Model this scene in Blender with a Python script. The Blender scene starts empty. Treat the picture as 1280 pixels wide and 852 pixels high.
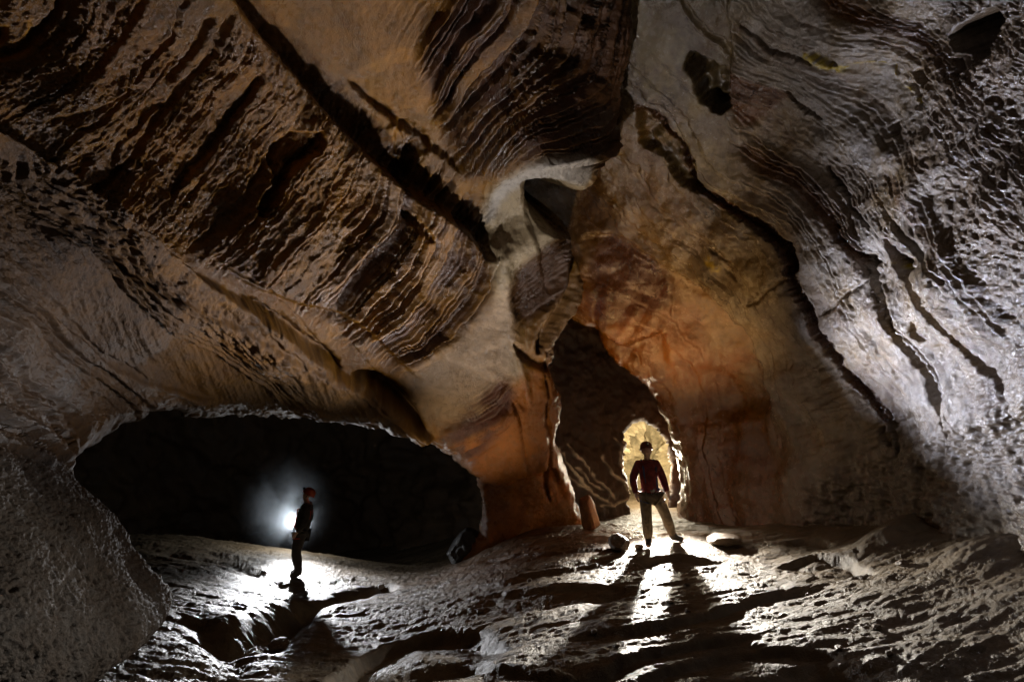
import bpy, math, random
import numpy as np
from mathutils import Vector, Matrix

# ------------------------------------------------------------ camera, world, light
sc = bpy.context.scene
C = sc.collection
F = 711.0                       # focal length in photo pixels (1280 wide)
CAMZ = 1.8
TILT = math.radians(10.0)
cam_d = bpy.data.cameras.new('camera')
cam = bpy.data.objects.new('camera', cam_d); C.objects.link(cam)
cam.location = (0, 0, CAMZ)
cam.rotation_euler = (math.radians(90) + TILT, 0, 0)
cam_d.sensor_width = 36.0; cam_d.lens = 36.0 * F / 1280.0
cam_d.clip_start = 0.05; cam_d.clip_end = 300
sc.camera = cam
sc.render.resolution_x = 1024; sc.render.resolution_y = 681
w = bpy.data.worlds.new('World'); sc.world = w; w.use_nodes = True
w.node_tree.nodes['Background'].inputs[0].default_value = (0.6, 0.7, 1.0, 1)
w.node_tree.nodes['Background'].inputs[1].default_value = 0.0005
sc.view_settings.view_transform = 'Standard'; sc.view_settings.look = 'None'
sc.view_settings.exposure = 0.0; sc.view_settings.gamma = 1.0
sc.render.engine = 'CYCLES'
sc.cycles.volume_step_rate = 2.0
sc.cycles.max_bounces = 5
sc.cycles.diffuse_bounces = 1

CT, ST = math.cos(TILT), math.sin(TILT)
def ray(u, v):
    x = (u - 640.0) / F; y = (426.0 - v) / F
    return x, CT - y * ST, ST + y * CT
def pt(u, v, d):
    x, y, z = ray(np.asarray(u, float), np.asarray(v, float))
    return np.stack([x * d, y * d, z * d + CAMZ], -1)
def ptv(u, v, d): return Vector(pt(u, v, d).tolist())

def lamp(kind, name, loc, energy, color, radius=0.05, target=None, angle=None, blend=0.6):
    L = bpy.data.lights.new(name, kind); L.energy = energy; L.color = color
    L.shadow_soft_size = radius
    o = bpy.data.objects.new(name, L); C.objects.link(o); o.location = loc
    if kind == 'SPOT':
        L.spot_size = math.radians(angle); L.spot_blend = blend
        o.rotation_euler = (Vector(target) - Vector(loc)).to_track_quat('-Z', 'Y').to_euler()
    return o
COOL = (0.86, 0.88, 1.0)
WARM = (1.0, 0.62, 0.25)
# strobes the cavers carry and those standing in the passages
lamp('SPOT', 'left_strobe', ptv(368, 651, 13.5), 1300, (0.95, 0.96, 1.0), 0.05, (-0.2, 5.2, -1.7), 84, 1.0)
lamp('POINT', 'left_strobe_bare_side', ptv(367, 650, 13.55), 90, (0.93, 0.97, 1.0), 0.03)
lamp('SPOT', 'right_strobe', (2.88, 11.7, 0.88), 2900, (1.0, 0.94, 0.84), 0.04, (1.9, 2.5, -0.6), 98, 1.0)
lamp('POINT', 'right_strobe_bare_side', (2.95, 11.8, 0.9), 22, (1.0, 0.80, 0.55), 0.04)
lamp('SPOT', 'alcove_strobe', (0.95, 10.9, 0.75), 800, (1.0, 0.60, 0.22), 0.03, ptv(815, 420, 12), 70, 1.0)
lamp('POINT', 'passage_strobe', ptv(811, 585, 15.6), 290, (1.0, 0.88, 0.66), 0.1)
# strobes standing on the floor, turned up to rake the vault and the right wall; the column spot is an added fill
lamp('SPOT', 'vault_strobe', (0.8, 9.4, 0.4), 1550, (0.98, 0.93, 0.98), 0.03, (-2.1, 7.1, 4.0), 76, 1.0)
lamp('SPOT', 'roof_strobe', (-0.5, 8.1, -0.25), 1200, (1.0, 0.96, 0.97), 0.03, (0.0, 8.6, 5.2), 80, 1.0)
lamp('SPOT', 'column_fill', (-1.3, 8.4, -0.4), 330, (1.0, 0.78, 0.52), 0.03, (-0.7, 10.6, 1.9), 48, 1.0)  # unseen fill spot, added to brighten the orange column
lamp('SPOT', 'right_wall_strobe', (3.1, 10.3, 1.3), 2500, (0.76, 0.81, 1.0), 0.03, (5.4, 6.8, 3.6), 80, 1.0)

# ------------------------------------------------------------ numpy tools
rng = np.random.RandomState(7)
_p = rng.permutation(256); PERM = np.concatenate([_p, _p, _p])
_g = rng.normal(size=(256, 3)); _g /= np.linalg.norm(_g, axis=1)[:, None]
def perlin(x, y, z):
    xi = np.floor(x).astype(np.int64); yi = np.floor(y).astype(np.int64); zi = np.floor(z).astype(np.int64)
    xf = x - xi; yf = y - yi; zf = z - zi
    fu = xf**3*(xf*(xf*6-15)+10); fv = yf**3*(yf*(yf*6-15)+10); fw = zf**3*(zf*(zf*6-15)+10)
    xi &= 255; yi &= 255; zi &= 255
    def g(a, b, c):
        k = PERM[PERM[PERM[(xi+a) & 255] + ((yi+b) & 255)] + ((zi+c) & 255)]
        v = _g[k]
        return v[..., 0]*(xf-a) + v[..., 1]*(yf-b) + v[..., 2]*(zf-c)
    def mx(a, b, t): return a + (b-a)*t
    x00 = mx(g(0,0,0), g(1,0,0), fu); x10 = mx(g(0,1,0), g(1,1,0), fu)
    x01 = mx(g(0,0,1), g(1,0,1), fu); x11 = mx(g(0,1,1), g(1,1,1), fu)
    return mx(mx(x00, x10, fv), mx(x01, x11, fv), fw) * 1.5
def fbm(P, f, octs=4, gain=0.5, off=0.0, ridged=False):
    r = 0; a = 1.0
    for k in range(octs):
        n = perlin(P[..., 0]*f + off, P[..., 1]*f + off*1.7, P[..., 2]*f - off)
        if ridged: n = 0.5 - 2*np.abs(n)
        r = r + a*n; a *= gain; f *= 2.03
    return r
def n2(a, b, off=0.0): return perlin(a, b, np.full_like(a, 0.37 + off))
def sm(x): x = np.clip(x, 0, 1); return x*x*(3-2*x)

def tps_fit(pts, vals, lam=1e-3):
    pts = np.asarray(pts, float); vals = np.asarray(vals, float)
    sc_ = np.abs(pts).max(); q = pts/sc_
    d2 = ((q[:, None]-q[None])**2).sum(-1)
    K = d2*np.log(np.sqrt(d2)+1e-9); n = len(q)
    Pm = np.c_[np.ones(n), q]
    A = np.zeros((n+3, n+3)); A[:n, :n] = K + lam*np.eye(n); A[:n, n:] = Pm; A[n:, :n] = Pm.T
    s = np.linalg.solve(A, np.r_[vals, 0, 0, 0])
    def ev(x, y):
        x = x/sc_; y = y/sc_
        r = s[n] + s[n+1]*x + s[n+2]*y
        for i in range(n):
            e = (x-q[i, 0])**2 + (y-q[i, 1])**2
            r = r + s[i]*0.5*e*np.log(e+1e-18)
        return r
    return ev
def tps_grid(ev, U, V, k=8):
    """evaluate on a coarse grid and upsample bilinearly"""
    nv, nu = U.shape
    iu = np.unique(np.r_[np.arange(0, nu, k), nu-1]); iv = np.unique(np.r_[np.arange(0, nv, k), nv-1])
    co = ev(U[np.ix_(iv, iu)], V[np.ix_(iv, iu)])
    t = np.stack([np.interp(np.arange(nu), iu, r) for r in co])
    return np.stack([np.interp(np.arange(nv), iv, t[:, j]) for j in range(nu)], 1)
def smooth2(a, n):
    for _ in range(n):
        a = np.pad(a, 1, mode='edge'); a = (a[:-2, 1:-1]+a[2:, 1:-1]+a[1:-1, :-2]+a[1:-1, 2:]+2*a[1:-1, 1:-1])/6
    return a

def polydist(X, Y, poly):
    """distance, signed side (+ = right hand seen in the picture), arc parameter 0..1"""
    p = np.asarray(poly, float); L = np.r_[0, np.cumsum(np.linalg.norm(np.diff(p, axis=0), axis=1))]
    best = np.full(X.shape, 1e18); sg = np.ones(X.shape); tt = np.zeros(X.shape)
    for i in range(len(p)-1):
        a = p[i]; d = p[i+1]-a; l2 = (d**2).sum()
        t = np.clip(((X-a[0])*d[0]+(Y-a[1])*d[1])/l2, 0, 1)
        ex = X-a[0]-t*d[0]; ey = Y-a[1]-t*d[1]; e = ex*ex+ey*ey
        m = e < best
        best = np.where(m, e, best)
        sg = np.where(m, np.sign(d[0]*(Y-a[1])-d[1]*(X-a[0])), sg)
        tt = np.where(m, (L[i]+t*(L[i+1]-L[i]))/L[-1], tt)
    return np.sqrt(best), sg, tt
def polysdf(X, Y, poly):
    """positive inside"""
    p = np.asarray(poly, float); n = len(p)
    best = np.full(X.shape, 1e18); ins = np.zeros(X.shape, bool)
    for i in range(n):
        a = p[i]; b = p[(i+1) % n]; d = b-a; l2 = (d**2).sum()
        t = np.clip(((X-a[0])*d[0]+(Y-a[1])*d[1])/l2, 0, 1)
        e = (X-a[0]-t*d[0])**2+(Y-a[1]-t*d[1])**2
        best = np.minimum(best, e)
        if a[1] != b[1]:
            c = ((a[1] > Y) != (b[1] > Y)) & (X < (b[0]-a[0])*(Y-a[1])/(b[1]-a[1])+a[0])
            ins ^= c
    return np.sqrt(best)*np.where(ins, 1, -1)
def smoothpoly(p, closed=False, n=2):
    p = np.asarray(p, float)
    for _ in range(n):
        if closed:
            q = np.roll(p, -1, 0); p = np.stack([0.75*p+0.25*q, 0.25*p+0.75*q], 1).reshape(-1, 2)
        else:
            a, b = p[:-1], p[1:]
            m = np.stack([0.75*a+0.25*b, 0.25*a+0.75*b], 1).reshape(-1, 2)
            p = np.r_[p[:1], m, p[-1:]]
    return p

def layers(seed, tmin, tmax, lo=-400, hi=1600):
    """table of bedding layers: relief and tone along the bedding coordinate"""
    r = np.random.RandomState(seed); x = lo; X = []; H = []; T = []
    a = 0.0
    while x < hi:
        t = tmin + (tmax-tmin)*r.rand()**3
        h = 0.45*a + r.uniform(-1, 1); a = h
        X += [x, x+t*0.86]; H += [h-0.45, h+0.45]; T += [h, h]
        x += t
    return np.array(X), np.array(H), np.array(T)

# ------------------------------------------------------------ materials
def mat_rock(name, rough=(0.32, 0.7), bump=1.0, scale=1.0, tone=1.0, spec=0.5, attr=True, base=(0.3, 0.25, 0.2)):
    m = bpy.data.materials.new(name); m.use_nodes = True
    nt = m.node_tree; N = nt.nodes; Lk = nt.links
    b = N['Principled BSDF']
    tc = N.new('ShaderNodeTexCoord')
    def noise(s, det=6, ro=0.6, dist=0.0):
        n = N.new('ShaderNodeTexNoise'); n.inputs['Scale'].default_value = s*scale
        n.inputs['Detail'].default_value = det; n.inputs['Roughness'].default_value = ro
        n.inputs['Distortion'].default_value = dist
        Lk.new(tc.outputs['Object'], n.inputs['Vector']); return n
    def ramp(src, a, b_, ca, cb):
        r = N.new('ShaderNodeMapRange'); r.inputs[1].default_value = a; r.inputs[2].default_value = b_
        r.inputs[3].default_value = ca; r.inputs[4].default_value = cb
        Lk.new(src, r.inputs[0]); return r.outputs[0]
    def math_(op, x, y):
        n = N.new('ShaderNodeMath'); n.operation = op
        for i, q in enumerate((x, y)):
            if isinstance(q, (int, float)): n.inputs[i].default_value = q
            else: Lk.new(q, n.inputs[i])
        return n.outputs[0]
    big = noise(1.3, 5, 0.6, 0.4); mid = noise(9, 6, 0.65); fine = noise(55, 4, 0.7); grit = noise(150, 2, 0.6)
    var = math_('MULTIPLY', ramp(big.outputs[0], 0.3, 0.7, 0.72, 1.25), ramp(mid.outputs[0], 0.3, 0.7, 0.7, 1.28))
    var = math_('MULTIPLY', var, ramp(fine.outputs[0], 0.3, 0.7, 0.82, 1.18))
    mul = N.new('ShaderNodeVectorMath'); mul.operation = 'SCALE'
    Lk.new(math_('MULTIPLY', var, tone), mul.inputs['Scale'])
    if attr:
        at = N.new('ShaderNodeAttribute'); at.attribute_name = 'mineral'
        Lk.new(at.outputs['Color'], mul.inputs[0])
    else: mul.inputs[0].default_value = base
    Lk.new(mul.outputs[0], b.inputs['Base Color'])
    ro_ = ramp(math_('ADD', math_('MULTIPLY', big.outputs[0], 0.5), math_('MULTIPLY', mid.outputs[0], 0.5)), 0.38, 0.62, rough[0], rough[1])
    if attr:
        # alpha of the mineral attribute: 1 wet, 0 dry and matt
        ro_ = math_('MINIMUM', math_('ADD', ro_, math_('MULTIPLY', math_('SUBTRACT', 1.0, at.outputs['Alpha']), 0.5)), 0.95)
    Lk.new(ro_, b.inputs['Roughness'])
    b.inputs['Specular IOR Level'].default_value = spec
    h = math_('ADD', math_('MULTIPLY', mid.outputs[0], 0.45), math_('MULTIPLY', fine.outputs[0], 0.40))
    h = math_('ADD', h, math_('MULTIPLY', grit.outputs[0], 0.12))
    bp = N.new('ShaderNodeBump'); bp.inputs['Strength'].default_value = 1.0; bp.inputs['Distance'].default_value = 0.035*bump
    Lk.new(h, bp.inputs['Height']); Lk.new(bp.outputs[0], b.inputs['Normal'])
    return m
def mat_plain(name, col, rough=0.6, metal=0.0, scale=30, var=0.25, bump=0.002):
    m = bpy.data.materials.new(name); m.use_nodes = True
    N = m.node_tree.nodes; Lk = m.node_tree.links; b = N['Principled BSDF']
    n = N.new('ShaderNodeTexNoise'); n.inputs['Scale'].default_value = scale
    tc = N.new('ShaderNodeTexCoord'); Lk.new(tc.outputs['Object'], n.inputs['Vector'])
    mr = N.new('ShaderNodeMapRange'); mr.inputs[1].default_value = 0.3; mr.inputs[2].default_value = 0.7
    mr.inputs[3].default_value = 1-var; mr.inputs[4].default_value = 1+var
    Lk.new(n.outputs[0], mr.inputs[0])
    s = N.new('ShaderNodeVectorMath'); s.operation = 'SCALE'; s.inputs[0].default_value = col
    Lk.new(mr.outputs[0], s.inputs['Scale']); Lk.new(s.outputs[0], b.inputs['Base Color'])
    b.inputs['Roughness'].default_value = rough; b.inputs['Metallic'].default_value = metal
    bp = N.new('ShaderNodeBump'); bp.inputs['Distance'].default_value = bump
    Lk.new(n.outputs[0], bp.inputs['Height']); Lk.new(bp.outputs[0], b.inputs['Normal'])
    return m

def make_mesh(name, verts, faces, mat, col=None, kind=None, wet=None, label=None, cat=None):
    me = bpy.data.meshes.new(name)
    me.vertices.add(len(verts)); me.vertices.foreach_set('co', np.ascontiguousarray(verts, dtype=np.float32).ravel())
    nf = len(faces); me.loops.add(nf*4); me.polygons.add(nf)
    me.loops.foreach_set('vertex_index', np.ascontiguousarray(faces, dtype=np.int32).ravel())
    me.polygons.foreach_set('loop_start', np.arange(0, nf*4, 4, dtype=np.int32))
    me.polygons.foreach_set('loop_total', np.full(nf, 4, dtype=np.int32))
    me.polygons.foreach_set('use_smooth', np.ones(nf, dtype=bool))
    me.update(calc_edges=True); me.validate()
    if col is not None:
        a = me.color_attributes.new('mineral', 'FLOAT_COLOR', 'POINT')
        c = np.ones((len(verts), 4), np.float32); c[:, :3] = np.clip(col, 0, 1)
        if wet is not None: c[:, 3] = wet
        a.data.foreach_set('color', c.ravel())
    me.materials.append(mat)
    o = bpy.data.objects.new(name, me); C.objects.link(o)
    if kind: o['kind'] = kind
    if label: o['label'] = label
    if cat: o['category'] = cat
    return o

# ------------------------------------------------------------ rock sheet class
class Sheet:
    def __init__(s, u0, u1, v0, v1, step, ctrl, warp=3.0):
        s.step_ = step
        u = np.arange(max(u0, -45), min(u1, 1325)+step, step)
        if u0 < -45: u = np.r_[np.arange(u0, u[0]-2, 5.0), u]          # coarser beyond the frame
        if u1 > 1325: u = np.r_[u, np.arange(u[-1]+5, u1, 5.0)]
        v = np.arange(v0, v1+step, step)
        s.U, s.V = np.meshgrid(u, v)
        s.D = tps_grid(tps_fit([(a, b) for a, b, c in ctrl], [c for a, b, c in ctrl], 2e-3), s.U, s.V)
        s.D = np.clip(s.D, 2.2, 40)
        s.keepsdf = None
        s.U0, s.V0 = s.U.copy(), s.V.copy()
        s.wu = warp*n2(s.U/38, s.V/38) + 0.6*warp*n2(s.U/13, s.V/13, 3.3) + 0.4*warp*n2(s.U/6, s.V/6, 1.3)
        s.wv = warp*n2(s.U/38, s.V/38, 7.7) + 0.6*warp*n2(s.U/13, s.V/13, 9.1) + 0.4*warp*n2(s.U/6, s.V/6, 2.3)
        s.W = s.U+s.wu; s.Z = s.V+s.wv
        s.h = np.zeros(s.U.shape)
    def keep(s, outer, holes=(), curl=0.4, cw=30, snap=True):
        q = polysdf(s.W, s.Z, smoothpoly(outer, True, 1))
        for hp in holes: q = np.minimum(q, -polysdf(s.W, s.Z, smoothpoly(hp, True, 1)))
        q = q + 1.6*n2(s.U/15, s.V/15, 5.1) + 1.3*n2(s.U/6, s.V/6, 6.1)
        s.keepsdf = q
        # move verts close to the rim onto it
        gy, gx = np.gradient(q, s.step_)
        g2 = np.maximum(gx*gx+gy*gy, 0.2)
        m = (np.abs(q) < 0.75*s.step_)
        s.U = np.where(m, s.U - q*gx/g2, s.U); s.V = np.where(m, s.V - q*gy/g2, s.V)
        t = np.clip(1-q/cw, 0, 1)
        s.curlh = -curl*(1-np.sqrt(np.maximum(1-t*t, 0)))
    def base(s):
        Q = pt(s.U0, s.V0, s.D)
        s.P0 = pt(s.U, s.V, s.D)
        du = np.gradient(Q, axis=1); dv = np.gradient(Q, axis=0)
        n = np.cross(du, dv); n /= np.linalg.norm(n, axis=2)[..., None]+1e-12
        c = s.P0 - np.array([0, 0, CAMZ]); n *= np.where((n*c).sum(-1) > 0, -1, 1)[..., None]
        s.N = n
    def sub(s, poly, margin):
        p = np.asarray(poly, float); a = p.min(0)-margin; b = p.max(0)+margin
        iu = np.where((s.U0[0] > a[0]) & (s.U0[0] < b[0]))[0]; iv = np.where((s.V0[:, 0] > a[1]) & (s.V0[:, 0] < b[1]))[0]
        if len(iu) == 0 or len(iv) == 0: return None
        return slice(iv[0], iv[-1]+1), slice(iu[0], iu[-1]+1)
    def step(s, poly, amp, w=2.0, decay=60, ends=0.12):
        poly = smoothpoly(poly); sl = s.sub(poly, decay*3.2)
        if sl is None: return
        d, g, t = polydist(s.W[sl], s.Z[sl], poly); x = d*g
        e = sm(np.minimum(t, 1-t)/ends) if ends else 1
        s.h[sl] += amp/(1+np.exp(-np.clip(x/w*2, -40, 40)))*np.exp(-np.maximum(x, 0)/decay)*e
    def groove(s, poly, depth, w, ends=0.08, power=2, rag=1.0):
        if w > 6: rag = 0.15*rag
        poly = smoothpoly(poly); sl = s.sub(poly, w*4)
        if sl is None: return
        d, g, t = polydist(s.W[sl], s.Z[sl], poly)
        e = sm(np.minimum(t, 1-t)/ends) if ends else 1
        ww = w*(0.85+rag*0.55*n2(t*11, t*3+w)+rag*0.3*n2(t*37, t*3-w))*(0.45+0.55*sm(np.minimum(t, 1-t)/0.22) if ends else 1)
        d = np.abs(d + rag*0.35*w*n2(s.W[sl]/9, s.Z[sl]/9, 5.5) + rag*0.3*w*n2(s.W[sl]/4, s.Z[sl]/4, 2.5))
        s.h[sl] -= depth*np.exp(-(d/ww)**power)*e*((0.80+0.20*np.cos(d*g*1.7+2*n2(t*9, t))) if (4 < w < 6 and depth > 0.1) else 1)
    def pit(s, poly, depth, soft=3.0):
        poly = smoothpoly(poly, True); sl = s.sub(poly, soft*3)
        if sl is None: return
        q = polysdf(s.W[sl], s.Z[sl], poly) + 3.0*n2(s.U[sl]/17, s.V[sl]/17, 4.4) + 1.6*n2(s.U[sl]/6, s.V[sl]/6, 8.4)
        s.h[sl] -= depth*sm(q/soft*0.5+0.5)*(0.8+0.35*n2(s.U[sl]/12, s.V[sl]/12, 6.4))
    def mask(s, poly, soft=20, warp=True):
        q = polysdf(s.W if warp else s.U, s.Z if warp else s.V, smoothpoly(poly, True))
        return sm(q/soft*0.5+0.5)
    def field(s, guides):
        pts = []; vals = []
        for val, ps in guides:
            for p in ps: pts.append(p); vals.append(val)
        return tps_grid(tps_fit(pts, vals, 1e-3), s.W, s.Z, 4)
    def build(s, name, mat, col, kind='structure', skirt=1.6, sat=1.75, wet=None, **kw):
        P = s.P0 + s.N*(s.h + s.curlh)[..., None]
        nv, nu = s.U.shape
        idx = np.arange(nv*nu).reshape(nv, nu)
        q = s.keepsdf > -0.35*s.step_
        f = q[:-1, :-1] & q[1:, :-1] & q[1:, 1:] & q[:-1, 1:]
        F4 = np.stack([idx[:-1, :-1], idx[:-1, 1:], idx[1:, 1:], idx[1:, :-1]], -1)[f]
        e = np.concatenate([F4[:, [0, 1]], F4[:, [1, 2]], F4[:, [2, 3]], F4[:, [3, 0]]])
        key = np.sort(e, 1); key = key[:, 0]*(nv*nu)+key[:, 1]
        uq, inv, cnt = np.unique(key, return_inverse=True, return_counts=True)
        be = e[cnt[inv] == 1]
        V = P.reshape(-1, 3); Cc = col.reshape(-1, 3)
        bv = np.unique(be)
        gy, gx = np.gradient(smooth2(s.keepsdf, 12)); gy = gy.ravel()[bv]; gx = gx.ravel()[bv]; gl = np.hypot(gx, gy)+1e-6
        rel = V[bv]-np.array([0, 0, CAMZ]); dist = np.linalg.norm(rel, axis=1)[:, None]
        rd = rel/dist
        out = np.stack([gx/gl, np.zeros_like(gx), -gy/gl], 1)
        rings = [(0.25, 0.04), (0.8, 0.15), (skirt, 0.3)]
        mp = np.full(nv*nu, -1); mp[bv] = np.arange(len(bv))
        allV = [V]; allC = [Cc]; faces = [F4]; prev = None; base = len(V)
        for k, (bk, ou) in enumerate(rings):
            nvv = V[bv] + rd*bk + out*ou
            nvv = nvv + 0.12*min(bk, 1)*np.stack([fbm(nvv, 1.7, 3, off=3.0*j) for j in range(3)], 1)
            allV.append(nvv); allC.append(Cc[bv])
            a0 = be[:, 0] if k == 0 else mp[be[:, 0]]+base-len(bv)
            a1 = be[:, 1] if k == 0 else mp[be[:, 1]]+base-len(bv)
            b0 = mp[be[:, 0]]+base; b1 = mp[be[:, 1]]+base
            faces.append(np.stack([a1, a0, b0, b1], 1)); base += len(bv)
        V = np.concatenate(allV); Cc = np.concatenate(allC)
        lum = Cc.mean(1, keepdims=True); Cc = np.clip(lum+(Cc-lum)*sat, 0.004, 1); faces = np.concatenate(faces)
        used = np.unique(faces); re = np.full(len(V), -1); re[used] = np.arange(len(used))
        wv = None
        if wet is not None:
            wv = np.concatenate([wet.ravel()]+[wet.ravel()[bv]]*3)[used]
        return make_mesh(name, V[used], re[faces], mat, Cc[used], kind, wet=wv, **kw)

def lerp(a, b, m): return a*(1-m[..., None])+np.asarray(b)*m[..., None]
def beds(s, S, seed, tmin, tmax, pale=0.35, wob=2.0, wf=60.0):
    """1 on dark beds, 0 on pale beds, following the same wobble as strata()"""
    X, H, T = layers(seed, tmin, tmax)
    q = S + wob*n2(s.U/wf, s.V/wf, seed) + 0.4*wob*n2(s.U/11, s.V/11, seed+2)
    t = np.interp(q, X, H)
    br = 0.9*n2(s.U/25, s.V/25, seed+4) + 0.5*n2(s.U/8, s.V/8, seed+6)
    return sm((0.75-pale+0.45*br-0.35*t)*1.6+0.35)
def strata(s, S, mask, seed, tmin, tmax, amp, wob=2.0, wf=60.0):
    """bedding relief: sharp thin layers following coordinate S"""
    X, H, T = layers(seed, tmin, tmax)
    q = S + wob*n2(s.U/wf, s.V/wf, seed) + 0.4*wob*n2(s.U/11, s.V/11, seed+2)
    gate = sm(0.65+0.9*n2(S/30, (s.U-s.V)/160, seed+5))
    h = np.interp(q, X, H); tone = np.interp(q, X, T)
    s.h += amp*mask*h*(0.35+0.65*gate)
    return tone*mask

# ============================================================ floor (world-space height field)
FL = [  # photo pixel, distance -> base points of the floor
 (812,685,10),(853,672,10.4),(372,724,11.7),(300,677,14.2),(200,672,15),(420,693,13.6),(480,712,12.4),
 (548,720,11.2),(480,760,9.3),(480,800,8.0),(600,852,5.4),(400,852,5.9),(200,852,5.4),(300,800,7.2),(700,700,9.4),(640,740,8.5),
 (650,668,11.4),(745,655,12.2),(1000,700,8.6),(1000,800,5.7),(1280,720,5.9),(1280,852,4.4),(800,852,5.0),
 (900,664,11.5),(1040,655,10.2),(1160,648,8.9),(830,664,11.8),(230,760,7.9),(820,760,7.0),(640,800,6.9)]
fx = [pt(a, b, c) for a, b, c in FL]
fxyz = [(p[0], p[1], p[2]) for p in fx]
fxyz += [(-5.0, 18, -2.2), (-9, 19, -2.2), (-2.0, 17, -2.2), (3, 15.5, 0.0), (5, 15, 0.0), (1, 20, -0.3), (-14, 16, -1.5), (9, 10, 1.2), (7, 5, 1.0),
         (-3, 1.0, -0.6), (0, 0.5, -0.6), (3, 1, -0.2), (-6, 4, 0.0), (-7, 9, -0.3), (5, 24, 0), (-8, 26, -3)]
fbase = tps_fit([(a, b) for a, b, c in fxyz], [c for a, b, c in fxyz], 2e-4)
def fpix(u, v):
    """where the photo's pixel meets the base floor"""
    x, y, z = ray(u, v); d = 8.0
    for _ in range(40):
        zz = CAMZ + z*d; g = float(fbase(np.array(x*d), np.array(y*d)))
        d += (zz-g)/0.6*0.5; d = min(max(d, 1.5), 22)
    return np.array([x*d, y*d])
nth, nr = 1350, 800
th = np.radians(np.linspace(-61, 61, nth)); rr = np.exp(np.linspace(math.log(1.6), math.log(28), nr))
TH, RR = np.meshgrid(th, rr)
FX = RR*np.sin(TH); FY = RR*np.cos(TH)
FZ = tps_grid(fbase, FX, FY, 1) if False else None
k = 10
iv = np.unique(np.r_[np.arange(0, nr, k), nr-1]); iu = np.unique(np.r_[np.arange(0, nth, k), nth-1])
co = fbase(FX[np.ix_(iv, iu)], FY[np.ix_(iv, iu)])
t_ = np.stack([np.interp(np.arange(nth), iu, r) for r in co])
FZ = np.stack([np.interp(np.arange(nr), iv, t_[:, j]) for j in range(nth)], 1)
Pn = np.stack([FX, FY, np.zeros_like(FX)], -1)
WX = FX + 0.10*n2(FX*1.6, FY*1.6) + 0.03*n2(FX*6, FY*6); WY = FY + 0.10*n2(FX*1.6, FY*1.6, 5.) + 0.03*n2(FX*6, FY*6, 8.)
fh = np.zeros_like(FX)
def F_world(poly): return smoothpoly([fpix(*p) for p in poly])
def fgroove(poly, depth, w, ends=0.1):
    global fh
    d, g, t = polydist(WX, WY, F_world(poly)); fh = fh - depth*np.exp(-(d/w)**2)*sm(np.minimum(t, 1-t)/ends)
def fledge(poly, drop, w=0.03, decay=0.6, ends=0.15):
    """poly runs left to right in the photo; the ground drops on the camera's side"""
    global fh
    d, g, t = polydist(WX, WY, F_world(poly)); x = -d*g          # world XY has y up: right hand flips
    e = sm(np.minimum(t, 1-t)/ends)
    fh = fh - drop/(1+np.exp(-np.clip(x/w*2, -40, 40)))*np.exp(-np.maximum(x, 0)/decay)*e
def fbump(u, v, h, rx, ry, rot=0.0, p=1.0):
    global fh
    c = fpix(u, v); dx = WX-c[0]; dy = WY-c[1]
    a = dx*math.cos(rot)+dy*math.sin(rot); b = -dx*math.sin(rot)+dy*math.cos(rot)
    fh = fh + h*np.exp(-((a/rx)**2+(b/ry)**2)**p)
# gully below the left caver
fgroove([(500,730),(440,742),(385,752),(350,775),(325,800),(300,815)], 0.36, 0.26)
fgroove([(190,690),(250,698),(310,712),(360,732),(400,745)], 0.10, 0.2)
fgroove([(230,765),(265,790),(290,815),(300,850)], 0.12, 0.2)
# ledges
fledge([(380,880),(430,835),(490,800),(560,786),(610,792),(640,812)], 0.20, 0.05, 0.6)
fledge([(690,800),(740,790),(850,775),(940,748),(1040,728)], 0.10, 0.03, 0.45)
fledge([(560,812),(650,838),(720,836),(800,806),(900,792),(960,788)], 0.11, 0.03, 0.5)
fledge([(760,850),(840,822),(930,800),(1000,806),(1080,820)], 0.12, 0.04, 0.9)
fledge([(600,745),(680,738),(745,730),(800,735)], 0.07, 0.03, 0.4)
fledge([(600,702),(680,692),(740,684),(790,690)], 0.06, 0.02, 0.35)
fledge([(640,722),(720,708),(780,702)], 0.05, 0.02, 0.3)
fledge([(790,704),(830,696),(870,697),(905,706)], 0.14, 0.03, 0.5)
fledge([(965,712),(1010,700),(1060,700),(1100,715)], 0.16, 0.03, 0.45)
fledge([(980,676),(1020,673),(1050,680)], 0.12, 0.02, 0.3)
fledge([(880,668),(920,668),(965,670)], 0.08, 0.02, 0.3)
fbump(1020, 702, 0.13, 0.42, 0.3); fbump(845, 698, 0.05, 0.5, 0.25); fbump(1120, 672, 0.25, 0.9, 0.3, 0.3); fbump(1230, 690, 0.15, 0.5, 0.4)
fbump(765, 742, -0.10, 0.28, 0.16); fbump(740, 830, -0.12, 0.3, 0.2)
fbump(1035, 845, -0.25, 0.45, 0.3); fbump(540, 830, -0.25, 0.5, 0.35)
fbump(300, 780, 0.12, 0.3, 0.3); fbump(250, 715, 0.10, 1.2, 0.5)
FP = np.stack([FX, FY, FZ], -1)
lf = fbm(np.stack([FX*0.6+FY*0.25, FY*1.5, FZ*0], -1), 0.9, 4, 0.5)
fl2 = fbm(np.stack([FX*0.7+FY*0.3, FY*1.8-FX*0.25, FZ*0], -1), 3.6, 4, 0.62, 5.)
rd = fbm(np.stack([FX*0.8+FY*0.3, FY*2.2-FX*0.3, FZ*0], -1), 2.3, 3, 0.5, 9., ridged=True)
fh = fh + 0.045*lf + 0.017*fl2 + 0.008*rd
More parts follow.
